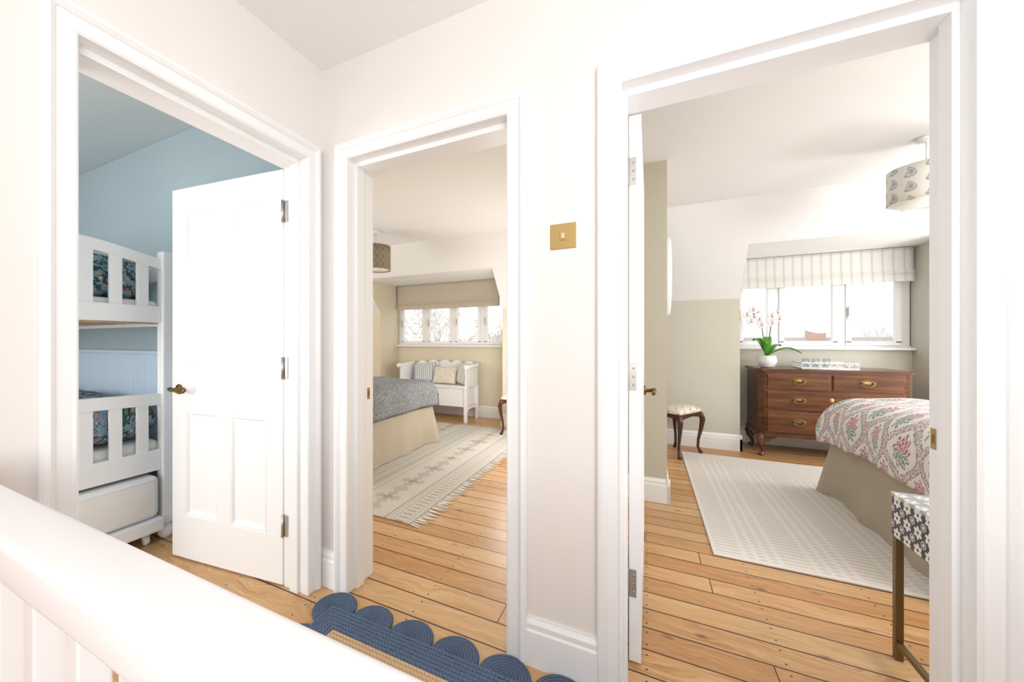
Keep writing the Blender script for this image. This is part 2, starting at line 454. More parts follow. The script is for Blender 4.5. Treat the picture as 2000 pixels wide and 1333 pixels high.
def wall_hole_y(mb, x0, x1, ya, yb, holes):    # wall in plane y, holes along x
    cur = x0
    for a, b, h in holes:
        mb.box(cur, a, ya, yb, 0, CEIL); mb.box(a, b, ya, yb, h, CEIL); cur = b
    mb.box(cur, x1, ya, yb, 0, CEIL)
def paint(mb, fn):
    bmesh.ops.recalc_face_normals(mb.bm, faces=mb.bm.faces)
    for f in mb.bm.faces: f.material_index = fn(f.normal, f.calc_center_median())
mb = MB(); wall_hole_y(mb, WX-WT, 1.35, WY, WB, [(D2[0]-g, D2[1]+g, DH+g), (D3[0]-g, D3[1]+g, DH+g)])
paint(mb, lambda n, c: (0 if n.y < .5 else (1 if c.x < -.34 else 2)))
struct(mb.obj('wall_back', [M['pink'], M['cream'], M['sage']]), 'pale pink landing wall with two doorways', 'wall')
mb = MB(); mb.box(-4.9, WX-WT, WY, WB, 0, CEIL); paint(mb, lambda n, c: 0 if n.y < .5 else 1)
struct(mb.obj('wall_blue_room_right', [M['blue'], M['cream']]), 'blue bedroom wall', 'wall')
mb = MB()
for a, b, z0 in ((-2.2, D1[0]-g, 0), (D1[0]-g, D1[1]+g, DH+g), (D1[1]+g, WY, 0)): mb.box(WX-WT, WX, a, b, z0, CEIL)
paint(mb, lambda n, c: 1 if n.x < -.5 else 0)
struct(mb.obj('wall_left', [M['pink'], M['blue']]), 'pale pink landing wall with bunk room doorway', 'wall')
struct(MB().box(1.3, 1.4, -2.2, WY, 0, CEIL).obj('wall_right', M['pink']))
struct(MB().box(-4.9, 1.4, -2.3, -2.2, 0, CEIL).obj('wall_front', M['pink']))
struct(MB().box(-5.0, -4.9, -2.3, WY+.1, 0, CEIL+.1).obj('wall_blue_room_far', M['blue']))
struct(MB().box(-4.75, -4.6, WB, 5.0, 0, CEIL+.1).obj('wall_cream_room_left', M['cream']))
struct(MB().box(3.6, 3.7, WY, 5.0, 0, CEIL+.1).obj('wall_sage_room_right', M['sage']))
struct(MB().box(1.35, 3.6, WY, WB, 0, CEIL).obj('wall_sage_room_front', M['sage']))
mb = MB().box(-.38, -.30, WB, 4.9, 0, CEIL); paint(mb, lambda n, c: 0 if n.x < 0 else 1)
struct(mb.obj('wall_between_bedrooms', [M['cream'], M['sage']]))
struct(MB().box(-.30, .131, 3.084, 4.28, 0, CEIL).obj('wall_chimney_breast', M['stone']), 'stone coloured chimney breast', 'wall')

# roof slope, knee walls, dormers
YS0, YS1, ZK = 4.19, 4.888, 1.615; YD, ZD = 4.49, 2.097; YW = 5.353
DM2 = (-3.846, -1.765); DM3 = (.882, 2.378)
struct(MB().box(-4.7, -.34, WB-.02, YS0, CEIL, CEIL+.1).box(-.34, 3.65, WB-.02, YS0, CEIL, CEIL+.1).obj('ceiling_bedrooms', M['bedceil']), 'off white bedroom ceiling', 'ceiling')
mb = MB(); full = [(YS0, CEIL), (YS1, ZK), (YS1+.16, ZK+.06), (YS0+.05, CEIL+.14), (YS0, CEIL+.1)]
part = [(YS0, CEIL), (YD, ZD), (YD+.03, ZD+.1), (YS0+.05, CEIL+.14), (YS0, CEIL+.1)]
for a, b in ((-4.7, DM2[0]), (DM2[1], DM3[0]), (DM3[1], 3.65)): mb.prism(full, 'x', a, b)
for a, b in (DM2, DM3): mb.prism(part, 'x', a, b)
struct(mb.obj('ceiling_slope', M['bedceil']), 'sloping attic ceiling with two dormer openings', 'ceiling')
mb = MB()
mb.box(-4.7, DM2[0], YS1, YS1+.15, 0, ZK+.05); mb.box(DM2[1], -.34, YS1, YS1+.15, 0, ZK+.05)
struct(mb.obj('wall_knee_cream_room', M['cream']))
mb = MB(); mb.box(-.34, DM3[0], YS1, YS1+.15, 0, ZK+.05); mb.box(DM3[1], 3.65, YS1, YS1+.15, 0, ZK+.05)
struct(mb.obj('wall_knee_sage_room', M['sage']), 'sage knee wall below sloping ceiling', 'wall')
cheek = [(YS1+.002, 0), (YW+.15, 0), (YW+.15, ZD+.1), (YD-.075, ZD+.1), (YS1+.002, ZK+.004)]
for nm, (a, b), m_ in (('cream', DM2, 'cream'), ('sage', DM3, 'sage')):
    struct(MB().prism(cheek, 'x', a-.1, a+.004).obj('wall_dormer_%s_left' % nm, M[m_]))
    struct(MB().prism(cheek, 'x', b-.004, b+.1).obj('wall_dormer_%s_right' % nm, M[m_]))
    struct(MB().box(a+.005, b-.005, YD+.005, YW+.15, ZD, ZD+.1).obj('ceiling_dormer_%s' % nm, M['ceil']))
    mb = MB(); mb.box(a+.005, b-.005, YW, YW+.15, 0, 1.07); mb.box(a+.005, b-.005, YW, YW+.15, 2.03, ZD)
    struct(mb.obj('wall_window_%s' % nm, M[m_]))

# ------------------------------------------------------------------ windows
def window(n, xs, label):
    root = bpy.data.objects.new('window_%d' % n, None); COL.objects.link(root)
    loc = ((xs[0]+xs[-1])/2, YW+.06, 1.07); root.location = loc; ORG[root.name] = Vector(loc); struct(root, label, 'window')
    Y0, Y1 = YW+.03, YW+.09; Z0, Z1 = 1.07, 2.04
    f = MB()
    f.box(xs[0]-.04, xs[-1]+.04, Y0, Y1, Z0, Z0+.045, .004); f.box(xs[0]-.04, xs[-1]+.04, Y0, Y1, Z1-.045, Z1, .004)
    for i, x in enumerate(xs): f.box(x-.032, x+.032, Y0, Y1, Z0+.04, Z1-.04, .004)
    f.obj('window_frame', M['gloss'], root)
    for a, b in zip(xs, xs[1:]):
        s = MB(); A, B, z0, z1 = a+.03, b-.03, Z0+.045, Z1-.045; w = .048
        s.box(A, B, Y0-.015, Y0+.03, z0, z0+w, .005); s.box(A, B, Y0-.015, Y0+.03, z1-w, z1, .005)
        s.box(A, A+w, Y0-.015, Y0+.03, z0+w*.6, z1-w*.6, .005); s.box(B-w, B, Y0-.015, Y0+.03, z0+w*.6, z1-w*.6, .005)
        so = s.obj('sash', M['gloss'], root)
        MB().box(A+w*.8, B-w*.8, Y0+.004, Y0+.01, z0+w*.8, z1-w*.8).obj('pane', M['glass'], so)
        h = MB(); hx = A+.018; h.box(hx-.01, hx+.01, Y0-.026, Y0-.014, 1.40, 1.50, .004); h.box(hx-.008, hx+.008, Y0-.045, Y0-.024, 1.42, 1.52, .005)
        h.obj('window_handle', M['steel'], so)
    return root
window(1, [-3.80, -3.28, -2.77, -2.27, -1.81], 'white four light dormer window in cream bedroom')
window(2, [.925, 1.30, 1.855, 2.335], 'white three light dormer window above chest of drawers')
for i, (a, b) in enumerate((DM2, DM3)):
    struct(MB().box(a+.003, b-.003, YW-.06, YW+.04, 1.07, 1.097, .005).obj('trim_sill_%d' % (i+1), M['gloss']), 'white painted window sill', 'window sill')

# ------------------------------------------------------------------ door trims
PROF = [(0, 0), (0, .016), (.006, .021), (.012, .016), (.044, .016), (.047, .022), (.058, .031), (.070, .028), (.076, .020), (.076, 0)]
def architrave(mb, f, a, b, top, mi=0):
    rings = []
    for k in range(4):
        ring = []
        for u, v in PROF:
            p = [(a-u, 0), (a-u, top+u), (b+u, top+u), (b+u, 0)][k]; ring.append(f(p[0], p[1], v))
        rings.append(ring)
    mb.loft(rings, smooth=False)
def lining(mb, f, a, b, top, T_, stop):
    def bx(s0, s1, z0, z1, d0, d1, bv=.0015):
        p = f(s0, z0, -d0); q = f(s1, z1, -d1)
        mb.box(min(p[0], q[0]), max(p[0], q[0]), min(p[1], q[1]), max(p[1], q[1]), z0, z1, bv)
    bx(a-g, a, 0, top+g, -.001, T_+.001); bx(b, b+g, 0, top+g, -.001, T_+.001); bx(a-.0015, b+.0015, top, top+g-.001, -.0005, T_+.0005)
    d0, d1 = stop; w = .014
    bx(a-.002, a+w, 0, top-.0205, d0+.001, d1); bx(b-w, b+.002, 0, top-.0205, d0+.001, d1)
    bx(a-.003, b+.003, top-.021, top+.003, d0, T_-.001, 0)
for n, f, (a, b), T_, lab in (
        (1, lambda s, z, v: (WX+v, s, z), D1, WT, 'white moulded architrave around bunk room doorway'),
        (2, lambda s, z, v: (s, WY-v, z), D2, WB-WY, 'white moulded architrave around middle doorway'),
        (3, lambda s, z, v: (s, WY-v, z), D3, WB-WY, 'white moulded architrave around right doorway')):
    mb = MB(); architrave(mb, f, a, b, DH); lining(mb, f, a, b, DH, T_, (.035, .085))
    struct(mb.obj('trim_%d' % n, M['gloss']), lab, 'door frame')
mb = MB(); architrave(mb, lambda s, z, v: (s, WB+v, z), D2[0], D2[1]-0, DH); struct(mb.obj('trim_4', M['gloss']), 'architrave on bedroom side of middle doorway', 'door frame')
def strike(x, z, sgn, lab):
    mb = MB(); mb.box(min(x, x+sgn*.002), max(x, x+sgn*.002), WB-.028, WB-.008, z-.028, z+.028, .0008)
    mb.box(min(x, x+sgn*.003), max(x, x+sgn*.003), WB-.024, WB-.016, z-.012, z+.012, .0005, 1)
    tag(mb.obj('strike_plate', [M['brass'], M['antique']], None, loc=(x, WB-.02, z)), lab, 'strike plate')
strike(D2[0], .905, 1, 'small brass latch strike plate on the jamb of the middle doorway')
strike(D3[1], .90, -1, 'small brass strike plate on the jamb of the right doorway')

def base(name, p0, p1, nrm, h=.17, d=.02):
    mb = MB(); prof = [(0, 0), (d, 0), (d, h-.045), (d*.75, h-.038), (d*.8, h-.02), (d*.35, h-.006), (d*.3, h), (0, h)]
    n = Vector(nrm)
    mb.loft([[Vector((p[0], p[1], 0)) + n*u + Vector((0, 0, v)) for u, v in prof] for p in (p0, p1)], smooth=False)
    return struct(mb.obj(name, M['gloss']), 'white moulded skirting board', 'skirting board')
base('baseboard_back', (D2[1]+.075, WY), (D3[0]-.075, WY), (0,-1,0))
base('baseboard_back_corner', (WX, WY), (D2[0]-.075, WY), (0,-1,0))
base('baseboard_left', (WX, -2.2), (WX, D1[0]-.075), (1,0,0))
base('baseboard_chimney_front', (-.30, 3.084), (.151, 3.084), (0,-1,0))
base('baseboard_chimney_side', (.131, 3.064), (.131, 4.28), (1,0,0))
base('baseboard_knee_sage', (-.30, YS1), (DM3[0]+.02, YS1), (0,-1,0))
base('baseboard_dormer_sage_left', (DM3[0], YS1-.02), (DM3[0], YW), (1,0,0))
base('baseboard_dormer_sage_back', (DM3[0], YW), (DM3[1], YW), (0,-1,0))
base('baseboard_knee_cream', (DM2[1]-.02, YS1), (-.38, YS1), (0,-1,0))
base('baseboard_dormer_cream_back', (DM2[0], YW), (DM2[1], YW), (0,-1,0))
base('baseboard_dormer_cream_left', (DM2[0], YS1), (DM2[0], YW), (1,0,0))
base('baseboard_dormer_cream_right', (DM2[1], YS1), (DM2[1], YW), (-1,0,0))
base('baseboard_blue_room', (-4.9, WY-.012), (WX-WT, WY-.012), (0,-1,0))
mb = MB(); x = -4.9
while x < -1.7: mb.box(x, min(x+.071, -1.6), WY-.012, WY+.001, .1, 1.08, .004); x += .073
mb.box(-4.9, -1.6, WY-.03, WY, 1.075, 1.10, .005); struct(mb.obj('trim_beadboard', M['bead']), 'pale blue tongue and groove wall panelling', 'wall panelling')

# ------------------------------------------------------------------ doors
def door(n, loc, ang, label):
    root = bpy.data.objects.new('door_%d' % n, None); COL.objects.link(root); root.location = loc; root.rotation_euler = (0, 0, ang)
    struct(root, label, 'door')
    W, Z0, Z1, t = .762, .008, 1.976, .04; ys = (-t, 0)
    st = .1; mid = .09; pw = (W-2*st-mid)/2
    cols = [(st, st+pw), (st+pw+mid, W-st)]; rows = [(.235, .79), (1.02, 1.84)]
    mb = MB(); B = .0012
    mb.box(0, st, *ys, Z0, Z1, B); mb.box(W-st, W, *ys, Z0, Z1, B)
    for z0, z1 in ((Z0, rows[0][0]), (rows[0][1], rows[1][0]), (rows[1][1], Z1)): mb.box(st, W-st, *ys, z0, z1, 0)
    for z0, z1 in rows: mb.box(st+pw, st+pw+mid, *ys, z0, z1, 0)
    for (a, b) in cols:
        for z0, z1 in rows:
            for yo, s_ in ((0, 1), (-t, -1)):
                offs = [(0, 0), (.004, -.004), (.010, -.001), (.018, -.012), (.030, -.015), (.034, -.015)]
                rings = [[(a+o, yo+s_*d, z0+o), (b-o, yo+s_*d, z0+o), (b-o, yo+s_*d, z1-o), (a+o, yo+s_*d, z1-o)] for o, d in offs]
                mb.loft(rings, caps=False, smooth=False)
                o, d = offs[-1]; y = yo+s_*d
                f = mb.bm.faces.new([mb.bm.verts.new(p) for p in ((a+o, y, z0+o), (b-o, y, z0+o), (b-o, y, z1-o), (a+o, y, z1-o))])
    mb.obj('door_leaf', M['gloss'], root, False)
    for z in (.29, 1.035, 1.775):
        h = MB(); h.box(-.0025, .001, -.030 if n == 1 else -.024, -.001, z-.05, z+.05, .0005); h.box(-.03, -.002, -.004, .0, z-.05, z+.05, .0005) if n == 1 else h.box(-.014, -.001, -.0005, .002, z-.05, z+.05, .0005)
        h.tube([(-.005, .005, z-.052), (-.005, .005, z+.052)], .006, 10)
        for k in (-.03, 0, .03): h.lathe([(.0001, -.0005), (.004, -.0005), (.004, -.0045), (.0001, -.0045)], (-.0, -.016, z+k), 8, 'x')
        h.obj('hinge', M['steel'], root, False)
    for s_, y0 in ((1, 0), (-1, -t)):
        h = MB(); hx = W-.055; z = .905
        h.lathe([(.0001, y0), (.026, y0), (.027, y0+s_*.004), (.02, y0+s_*.009), (.011, y0+s_*.012), (.009, y0+s_*.045), (.0001, y0+s_*.046)], (hx, 0, z), 20, 'y')
        yy = y0+s_*.046
        pts = [(hx+.012, yy, z+.004), (hx, yy, z+.004), (hx-.03, yy+s_*.004, z+.002), (hx-.065, yy, z-.010), (hx-.09, yy-s_*.004, z-.006), (hx-.105, yy-s_*.002, z+.004), (hx-.10, yy, z+.013), (hx-.088, yy, z+.011)]
        h.tube(pts, [.009, .012, .009, .007, .0085, .008, .006, .004], 10)
        h.obj('door_handle', M['antique'], root, False)
    h = MB(); h.box(W-.0005, W+.0015, -.031, -.009, .845, .965, .0005); h.box(W, W+.008, -.026, -.014, .895, .915, .002); h.obj('latch', M['brass'], root, False)
    return root
door(1, (-1.545, 1.232, 0), math.atan2(-.086, -.765), 'white four panel door standing open into the bunk room')
door(2, (-.0575, WB+.006, 0), math.radians(89.6), 'white panelled door opened back in the right doorway')

# ------------------------------------------------------------------ light switch
sw = thing('light_switch', 'square brushed brass light switch on pink wall between the doorways', 'light switch', (-.261, WY, 1.528))
MB().box(-.305, -.217, WY-.005, WY, 1.484, 1.572, .0015).box(-.274, -.248, WY-.007, WY-.004, 1.513, 1.543, .001).obj('switch_plate', M['brass'], sw)
MB().box(-.267, -.255, WY-.012, WY-.006, 1.518, 1.538, .002).obj('rocker', M['toggle'], sw)

# ------------------------------------------------------------------ landing balustrade
bal = thing('balustrade', 'white painted landing balustrade with square spindles, nearest the viewer', 'balustrade', (-.05, .2, 0))
MB().box(WX+.002, 1.298, .162, .235, .868, .921, .010, seg=4).obj('handrail', M['rail'], bal)
MB().box(WX+.002, 1.298, .175, .232, .0, .03, .004).obj('base_rail', M['rail'], bal)
k = -7
while -.455+k*.121 < 1.25:
    cx = -.455+k*.121
    if cx > WX+.03: MB().box(cx-.016, cx+.016, .186, .218, .028, .870, .003).obj('spindle', M['rail'], bal)
    k += 1

# ------------------------------------------------------------------ scalloped rug
RX0, RX1, RY0, RY1 = -1.21, .33, .42, 1.215
rug = thing('scalloped_rug', 'denim blue scalloped braided rug with natural jute centre on landing floor', 'rug', ((RX0+RX1)/2, (RY0+RY1)/2, 0))
def coil(cx, cy, r):
    prof = [(.0001, .001), (.0001, .016), (r*.9, .016), (r*.97, .0135), (r, .008), (r*.98, .001)]
    MB().lathe(prof, (cx, cy, .001), 40).obj('scallop', M['navycoil'], rug, loc=(cx, cy, 0))
def ring_rect(mb, o, w, h, mi=0):
    prof = [(0, .001), (.0008, h*.45), (w*.2, h*.88), (w*.5, h), (w*.8, h*.88), (w-.0008, h*.45), (w, .001)]
    rings = []
    for k in range(4):
        ring = []
        for u, v in prof:
            q = o+u; ring.append([(RX0+q, RY0+q, v), (RX1-q, RY0+q, v), (RX1-q, RY1-q, v), (RX0+q, RY1-q, v)][k])
        rings.append(ring)
    mb.loft(rings, loop=True, caps=False, mi=mi, smooth=True)
b1 = MB()
for i in range(6): ring_rect(b1, -.012+i*.0165, .0165, .021)
b1.obj('border', M['navy'], rug)
b2 = MB(); o = -.012+6*.0165
while o < (RY1-RY0)/2-.012: ring_rect(b2, o, .0165, .0175); o += .0165
b2.obj('centre', M['jute'], rug)
nx = 8
for i in range(nx+1):
    x = RX0+(RX1-RX0)*i/nx
    for y in (RY1, RY0): coil(x, y+.012*(1 if y > 1 else -1), .094)
for j in range(1, 4):
    y = RY0+(RY1-RY0)*j/4
    for x in (RX0, RX1): coil(x, y, .094)

# ------------------------------------------------------------------ bunk bed
BX, BX2, BY0, BY1 = -2.57, -4.56, .35, 1.28
bunk = thing('bunk_bed', 'white wooden bunk bed with slatted ends in the blue room', 'bunk bed', ((BX+BX2)/2, (BY0+BY1)/2, 0))
for x in (BX, BX2):
    for y in (BY0, BY1-.066):
        p = MB().box(x-.033, x+.033, y, y+.066, .10, 1.69, .008).obj('post', M['gloss'], bunk)
        MB().lathe([(.02, .0), (.03, .004), (.042, .03), (.044, .05), (.036, .072), (.022, .08), (.022, .086), (.038, .092), (.038, .104), (.02, .105)], (x, y+.033, 0), 20).obj('foot', M['gloss'], p)
def end_panel(x, zb0, zb1, zt0, zt1, arch):
    mb = MB(); y0, y1 = BY0+.066, BY1-.066
    A = lambda q: arch*max(0.0, math.sin(PI*q))**1.3
    mb.box(x-.017, x+.017, y0, y1, zb0, zb1, .004)
    top = [(y0+(y1-y0)*i/16, zt1+A(i/16)) for i in range(17)]
    for p, q in zip(top, top[1:]):
        d = zt1-zt0
        mb.prism([p, q, (q[0], q[1]-d), (p[0], p[1]-d)], 'x', x-.017, x+.017)
    for k in range(6):
        c = 1.128-.121*k; q = (c-y0)/(y1-y0)
        mb.box(x-.011, x+.011, c-.027, c+.027, zb1-.004, zt0+A(q)+.006, .002)
    bmesh.ops.remove_doubles(mb.bm, verts=mb.bm.verts, dist=.0001)
    return mb.obj('end_panel', M['gloss'], bunk)
for x in (BX, BX2):
    end_panel(x, 1.27, 1.365, 1.585, 1.645, .055); end_panel(x, .41, .53, .79, .855, .012)
for y in (BY0+.02, BY1-.045):
    for z0, z1 in ((1.25, 1.38), (.41, .54), (1.52, 1.60)):
        MB().box(BX2+.03, BX-.03, y, y+.025, z0, z1, .003).obj('side_rail', M['gloss'], bunk)
for z in (1.27, .44):
    mb = MB(); x = BX2+.08
    while x < BX-.06: mb.box(x, x+.07, BY0+.045, BY1-.045, z, z+.018, .002); x += .14
    mb.obj('slat_base', M['slatwood'], bunk)
MB().box(BX-.06, BX-.02, BY0+.05, BY1-.05, 1.262, 1.27).obj('slat_support', M['slatwood'], bunk)
def softbox(x0, x1, y0, y1, z0, z1, m_, name, parent=None, bev=.03, lab=None, cat=None, group=None):
    mb = MB().box(x0, x1, y0, y1, z0, z1, bev, seg=4)
    if parent: return mb.obj(name, m_, parent)
    return tag(mb.obj(name, m_, None, loc=((x0+x1)/2, (y0+y1)/2, z0)), lab, cat, group)
softbox(BX2+.05, BX-.03, BY0+.05, BY1-.05, 1.289, 1.40, M['white_fabric'], 'mattress', lab='white mattress on the upper bunk', cat='mattress')
softbox(BX2+.05, BX-.03, BY0+.05, BY1-.05, .459, .58, M['white_fabric'], 'mattress', lab='white mattress on the lower bunk', cat='mattress')

def soft_slab(x0, x1, y0, y1, z0, z1, seed, puff=.03, nu=40, nv=30, ex=4.0):
    rnd = random.Random(seed); ph = [rnd.uniform(0, 6) for _ in range(6)]
    mb = MB(); cx, cy = (x0+x1)/2, (y0+y1)/2; hx, hy = (x1-x0)/2, (y1-y0)/2; zm = (z0+z1)/2; hz = (z1-z0)/2
    def shape(sgn):
        def fn(u, v):
            a, b = 2*u-1, 2*v-1
            a = math.sin(a*PI/2); b = math.sin(b*PI/2)
            e = max(0, 1-abs(a)**ex)*max(0, 1-abs(b)**ex); e = e**.4
            px, py = cx+hx*a*(1-.03*b*b), cy+hy*b*(1-.03*a*a)
            w = puff*(math.sin(px*9+ph[0])*math.sin(py*11+ph[1])+.5*math.sin(px*19+ph[2]+py*7)+.4*math.sin(py*23+ph[3]))
            z = zm+sgn*(hz*e) + (w*e if sgn > 0 else 0)
            return (px, py, z), (px+z*.8, py-z*.3)
        return fn
    mb.grid(shape(1), nu, nv); mb.grid(shape(-1), nu, nv)
    bmesh.ops.remove_doubles(mb.bm, verts=mb.bm.verts, dist=.0005)
    return mb
tag(soft_slab(BX2+.1, BX-.30, BY0+.05, BY1-.05, 1.402, 1.56, 3, .02).obj('duvet', M['jungle'], None, loc=(-3.5, .8, 1.4)), 'blue jungle print duvet on the upper bunk', 'duvet')
tag(soft_slab(BX2+.1, BX-.022, BY0+.05, BY1-.05, .582, .825, 5, .010, ex=14.0).obj('duvet', M['jungle'], None, loc=(-3.5, .8, .6)), 'blue jungle print duvet on the lower bunk', 'duvet')
def pillow(name, w, h, d, m_, loc, rot, lab, cat='pillow', group=None, seed=1):
    mb = MB(); rnd = random.Random(seed); p1 = rnd.uniform(0, 6)
    def shape(sgn):
        def fn(u, v):
            a, b = 2*u-1, 2*v-1
            e = (max(0, 1-abs(a)**3)*max(0, 1-abs(b)**3))**.55
            pin = 1-.07*(1-abs(b)**2)*abs(a)**4; pin2 = 1-.07*(1-abs(a)**2)*abs(b)**4
            y = sgn*d*.5*e*(1+.08*math.sin(a*5+p1)*math.sin(b*6))
            return (w/2*a*pin, y, h/2+h/2*b*pin2), (w*u, h*v)
        return fn
    mb.grid(shape(1), 18, 18); mb.grid(shape(-1), 18, 18)
    bmesh.ops.remove_doubles(mb.bm, verts=mb.bm.verts, dist=.0005)
    o = mb.obj(name, m_); o.location = loc; o.rotation_euler = rot
    return tag(o, lab, cat, group)
pillow('pillow', .31, .25, .14, M['jungle'], (BX-.12, 1.06, 1.402), (math.radians(-6), 0, PI/2), 'blue jungle print pillow on the upper bunk beside the corner post', seed=2)
pillow('pillow', .38, .25, .14, M['jungle'], (BX-.12, .70, 1.402), (math.radians(-6), 0, PI/2), 'blue jungle print pillow on the upper bunk farther from the corner post', seed=4)

tr = thing('trundle_bed', 'white pull-out trundle bed tucked under the lower bunk', 'trundle bed', (-3.0, .8, 0))
MB().box(-3.9, -2.52, .42, 1.195, .15, .39, .035, seg=4).obj('mattress', M['white_fabric'], tr)
pp = MB()
for z in (.175, .365):
    pp.tube([(-3.88, .427, z), (-2.545, .427, z), (-2.523, .45, z), (-2.523, 1.165, z), (-2.545, 1.188, z), (-3.88, 1.188, z)], .004, 8)
pp.obj('piping', M['white_fabric'], tr)
MB().box(-3.92, -2.50, .40, 1.205, .075, .148, .006).obj('frame', M['gloss'], tr)
for x in (-2.56, -3.85):
    for y in (.47, 1.14):
        MB().lathe([(.0001, -.012), (.022, -.012), (.026, -.006), (.026, .006), (.022, .012), (.0001, .012)], (x, y, .0265), 16, 'y').box(x-.008, x+.008, y-.018, y+.018, .03, .078, .002).obj('caster', M['ceramic'], tr)

# ------------------------------------------------------------------ beds
def bed(name, lab, xf, xh, y0, y1, seed):
    s_ = 1 if xf > xh else -1
    root = thing(name, lab, 'bed', ((xf+xh)/2, (y0+y1)/2, 0))
    MB().box(min(xf, xh)+.02, max(xf, xh)-.02, y0+.03, y1-.03, .04, .40, .01).obj('bed_base', M['white_fabric'], root)
    MB().box(min(xf, xh)+.02, max(xf, xh)-.02, y0+.02, y1-.02, .395, .585, .07, seg=4).obj('mattress', M['white_fabric'], root)
    r = .07; pts = []; xr = xf - s_*r
    n1 = 90
    for i in range(n1): pts.append((xh+(xr-xh)*i/n1, y0, 0, -1))
    for i in range(10):
        a = PI/2*i/10; pts.append((xr+s_*r*math.sin(a), y0+r-r*math.cos(a), s_*math.sin(a), -math.cos(a)))
    for i in range(80): pts.append((xf, y0+r+(y1-y0-2*r)*i/80, s_, 0))
    for i in range(10):
        a = PI/2*i/10; pts.append((xr+s_*r*math.cos(a), y1-r+r*math.sin(a), s_*math.cos(a), math.sin(a)))
    for i in range(n1+1): pts.append((xr+(xh-xr)*i/n1, y1, 0, 1))
    rnd = random.Random(seed); N = len(pts); off = [0]*N
    ph = rnd.uniform(0, 6); d = 0
    for i in range(N):
        if i: d += math.dist(pts[i][:2], pts[i-1][:2])
        off[i] = .45*math.sin(d*11+ph)+.3*math.sin(d*24+ph*2)+.25*math.sin(d*5.3)
        c = min(abs(i-(n1+5)), abs(i-(n1+95))); off[i] += 3.2*math.exp(-(c/6)**2)
    mb = MB()
    def fn(u, v):
        i = min(N-1, round(u*(N-1))); x, y, nx_, ny_ = pts[i]; o = (.002+.022*v)*off[i]+.018*v+.005
        return (x+nx_*o, y+ny_*o, .42-.407*v), (i*.02, v*.4)
    mb.grid(fn, N-1, 8); mb.obj('valance', M['linen'], root, recalc=False)
    return root
def drape(d, r):
    if d <= 0: return 0, 0
    if d < r*PI/2: return r*math.sin(d/r), r*(1-math.cos(d/r))
    return r, r+(d-r*PI/2)
def duvet(lab, m_, xf, xh, y0, y1, zt, ohf, ohs, seed, r=.12, puff=.012, L=1.55):
    s_ = 1 if xf > xh else -1; mb = MB(); rnd = random.Random(seed); ph = [rnd.uniform(0, 6) for _ in range(8)]
    hw = (y1-y0)/2; cy = (y0+y1)/2; e = .03
    def fn(u, v):
        a = -L+(L+ohf)*u
        b = (2*v-1)*(hw+ohs)
        da, db = a+r, abs(b)-hw+r
        pa, za = drape(da, r); pb, zb = drape(db, r)
        X = (-r+pa if da > 0 else a)+e; Y = (hw-r+pb if db > 0 else abs(b))+e*(1 if db > 0 else abs(b)/hw)
        sg = 1 if b >= 0 else -1
        mxz = math.sqrt(za*za+zb*zb) if (za < r and zb < r) else max(za, zb)+.05*min(za, zb)
        top = math.exp(-mxz*6)
        w = puff*(math.sin(a*7+ph[0])*math.sin(b*6+ph[1])+.6*math.sin(a*13+b*5+ph[2])+.4*math.sin(b*17+ph[3]))
        z = zt-mxz+w*(.3+.7*top)+.03*(1-(b/hw)**2 if abs(b) < hw else 0)
        fl = .012*math.sin(b*14+ph[4])*min(1, za/.15)+ .012*math.sin(a*14+ph[5])*min(1, zb/.15)
        return (xf+s_*(X+fl*(1 if za > zb else 0)), cy+sg*(Y+fl*(1 if zb > za else 0)), z), (a, b)
    mb.grid(fn, 70, 70)
    o = mb.obj('quilt', m_, None, loc=((xf+xh)/2, cy, zt-.2), recalc=False)
    so = o.modifiers.new('so', 'SOLIDIFY'); so.thickness = .022; so.offset = 0
    return tag(o, lab, 'bedspread')
bed('bed', 'double bed with linen valance in the right bedroom, near the chest of drawers', 1.255, 3.28, 2.42, 3.82, 3)
duvet('white quilt with grey trellis and pink flowers on the bed in the right bedroom', M['ogee'], 1.235, 3.28, 2.42, 3.82, .725, .25, .24, 5, r=.17, puff=.014)
bed('bed', 'double bed with linen valance in the middle bedroom, beside the kilim rug', -2.22, -4.25, 2.36, 3.80, 8)
duvet('slate blue paisley quilt on the bed in the middle bedroom', M['quilt2'], -2.20, -4.25, 2.36, 3.80, .70, .22, .22, 9, r=.13, puff=.010)

# ------------------------------------------------------------------ rugs in bedrooms
kr = thing('kilim_rug', 'faded flat woven kilim rug with fringed edge on the middle bedroom floor', 'rug', (-1.33, 3.3, 0))
MB().box(-2.95, -1.33, 2.0, 4.70, .001, .009, .002).obj('rug_field', M['kilim'], kr)
fr = MB(); rnd = random.Random(4); y = 2.0
while y < 4.70:
    l = rnd.uniform(.06, .105); w = rnd.uniform(-.022, .022)
    fr.tube([(-1.335, y, .007), (-1.30, y+w*.3, .006), (-1.33+l, y+w, .004)], [.006, .005, .0025], 5); y += rnd.uniform(.016, .03)
fro = fr.obj('fringe', M['white_fabric'], kr); fro['kind'] = 'stuff'
cr = MB().box(.325, 3.2, 2.444, 4.56, .001, .011, .003).obj('area_rug', M['creamrug'], None, loc=(.325, 2.444, 0))
tag(cr, 'cream rug with raised geometric pattern partly under the bed in the right bedroom', 'rug')

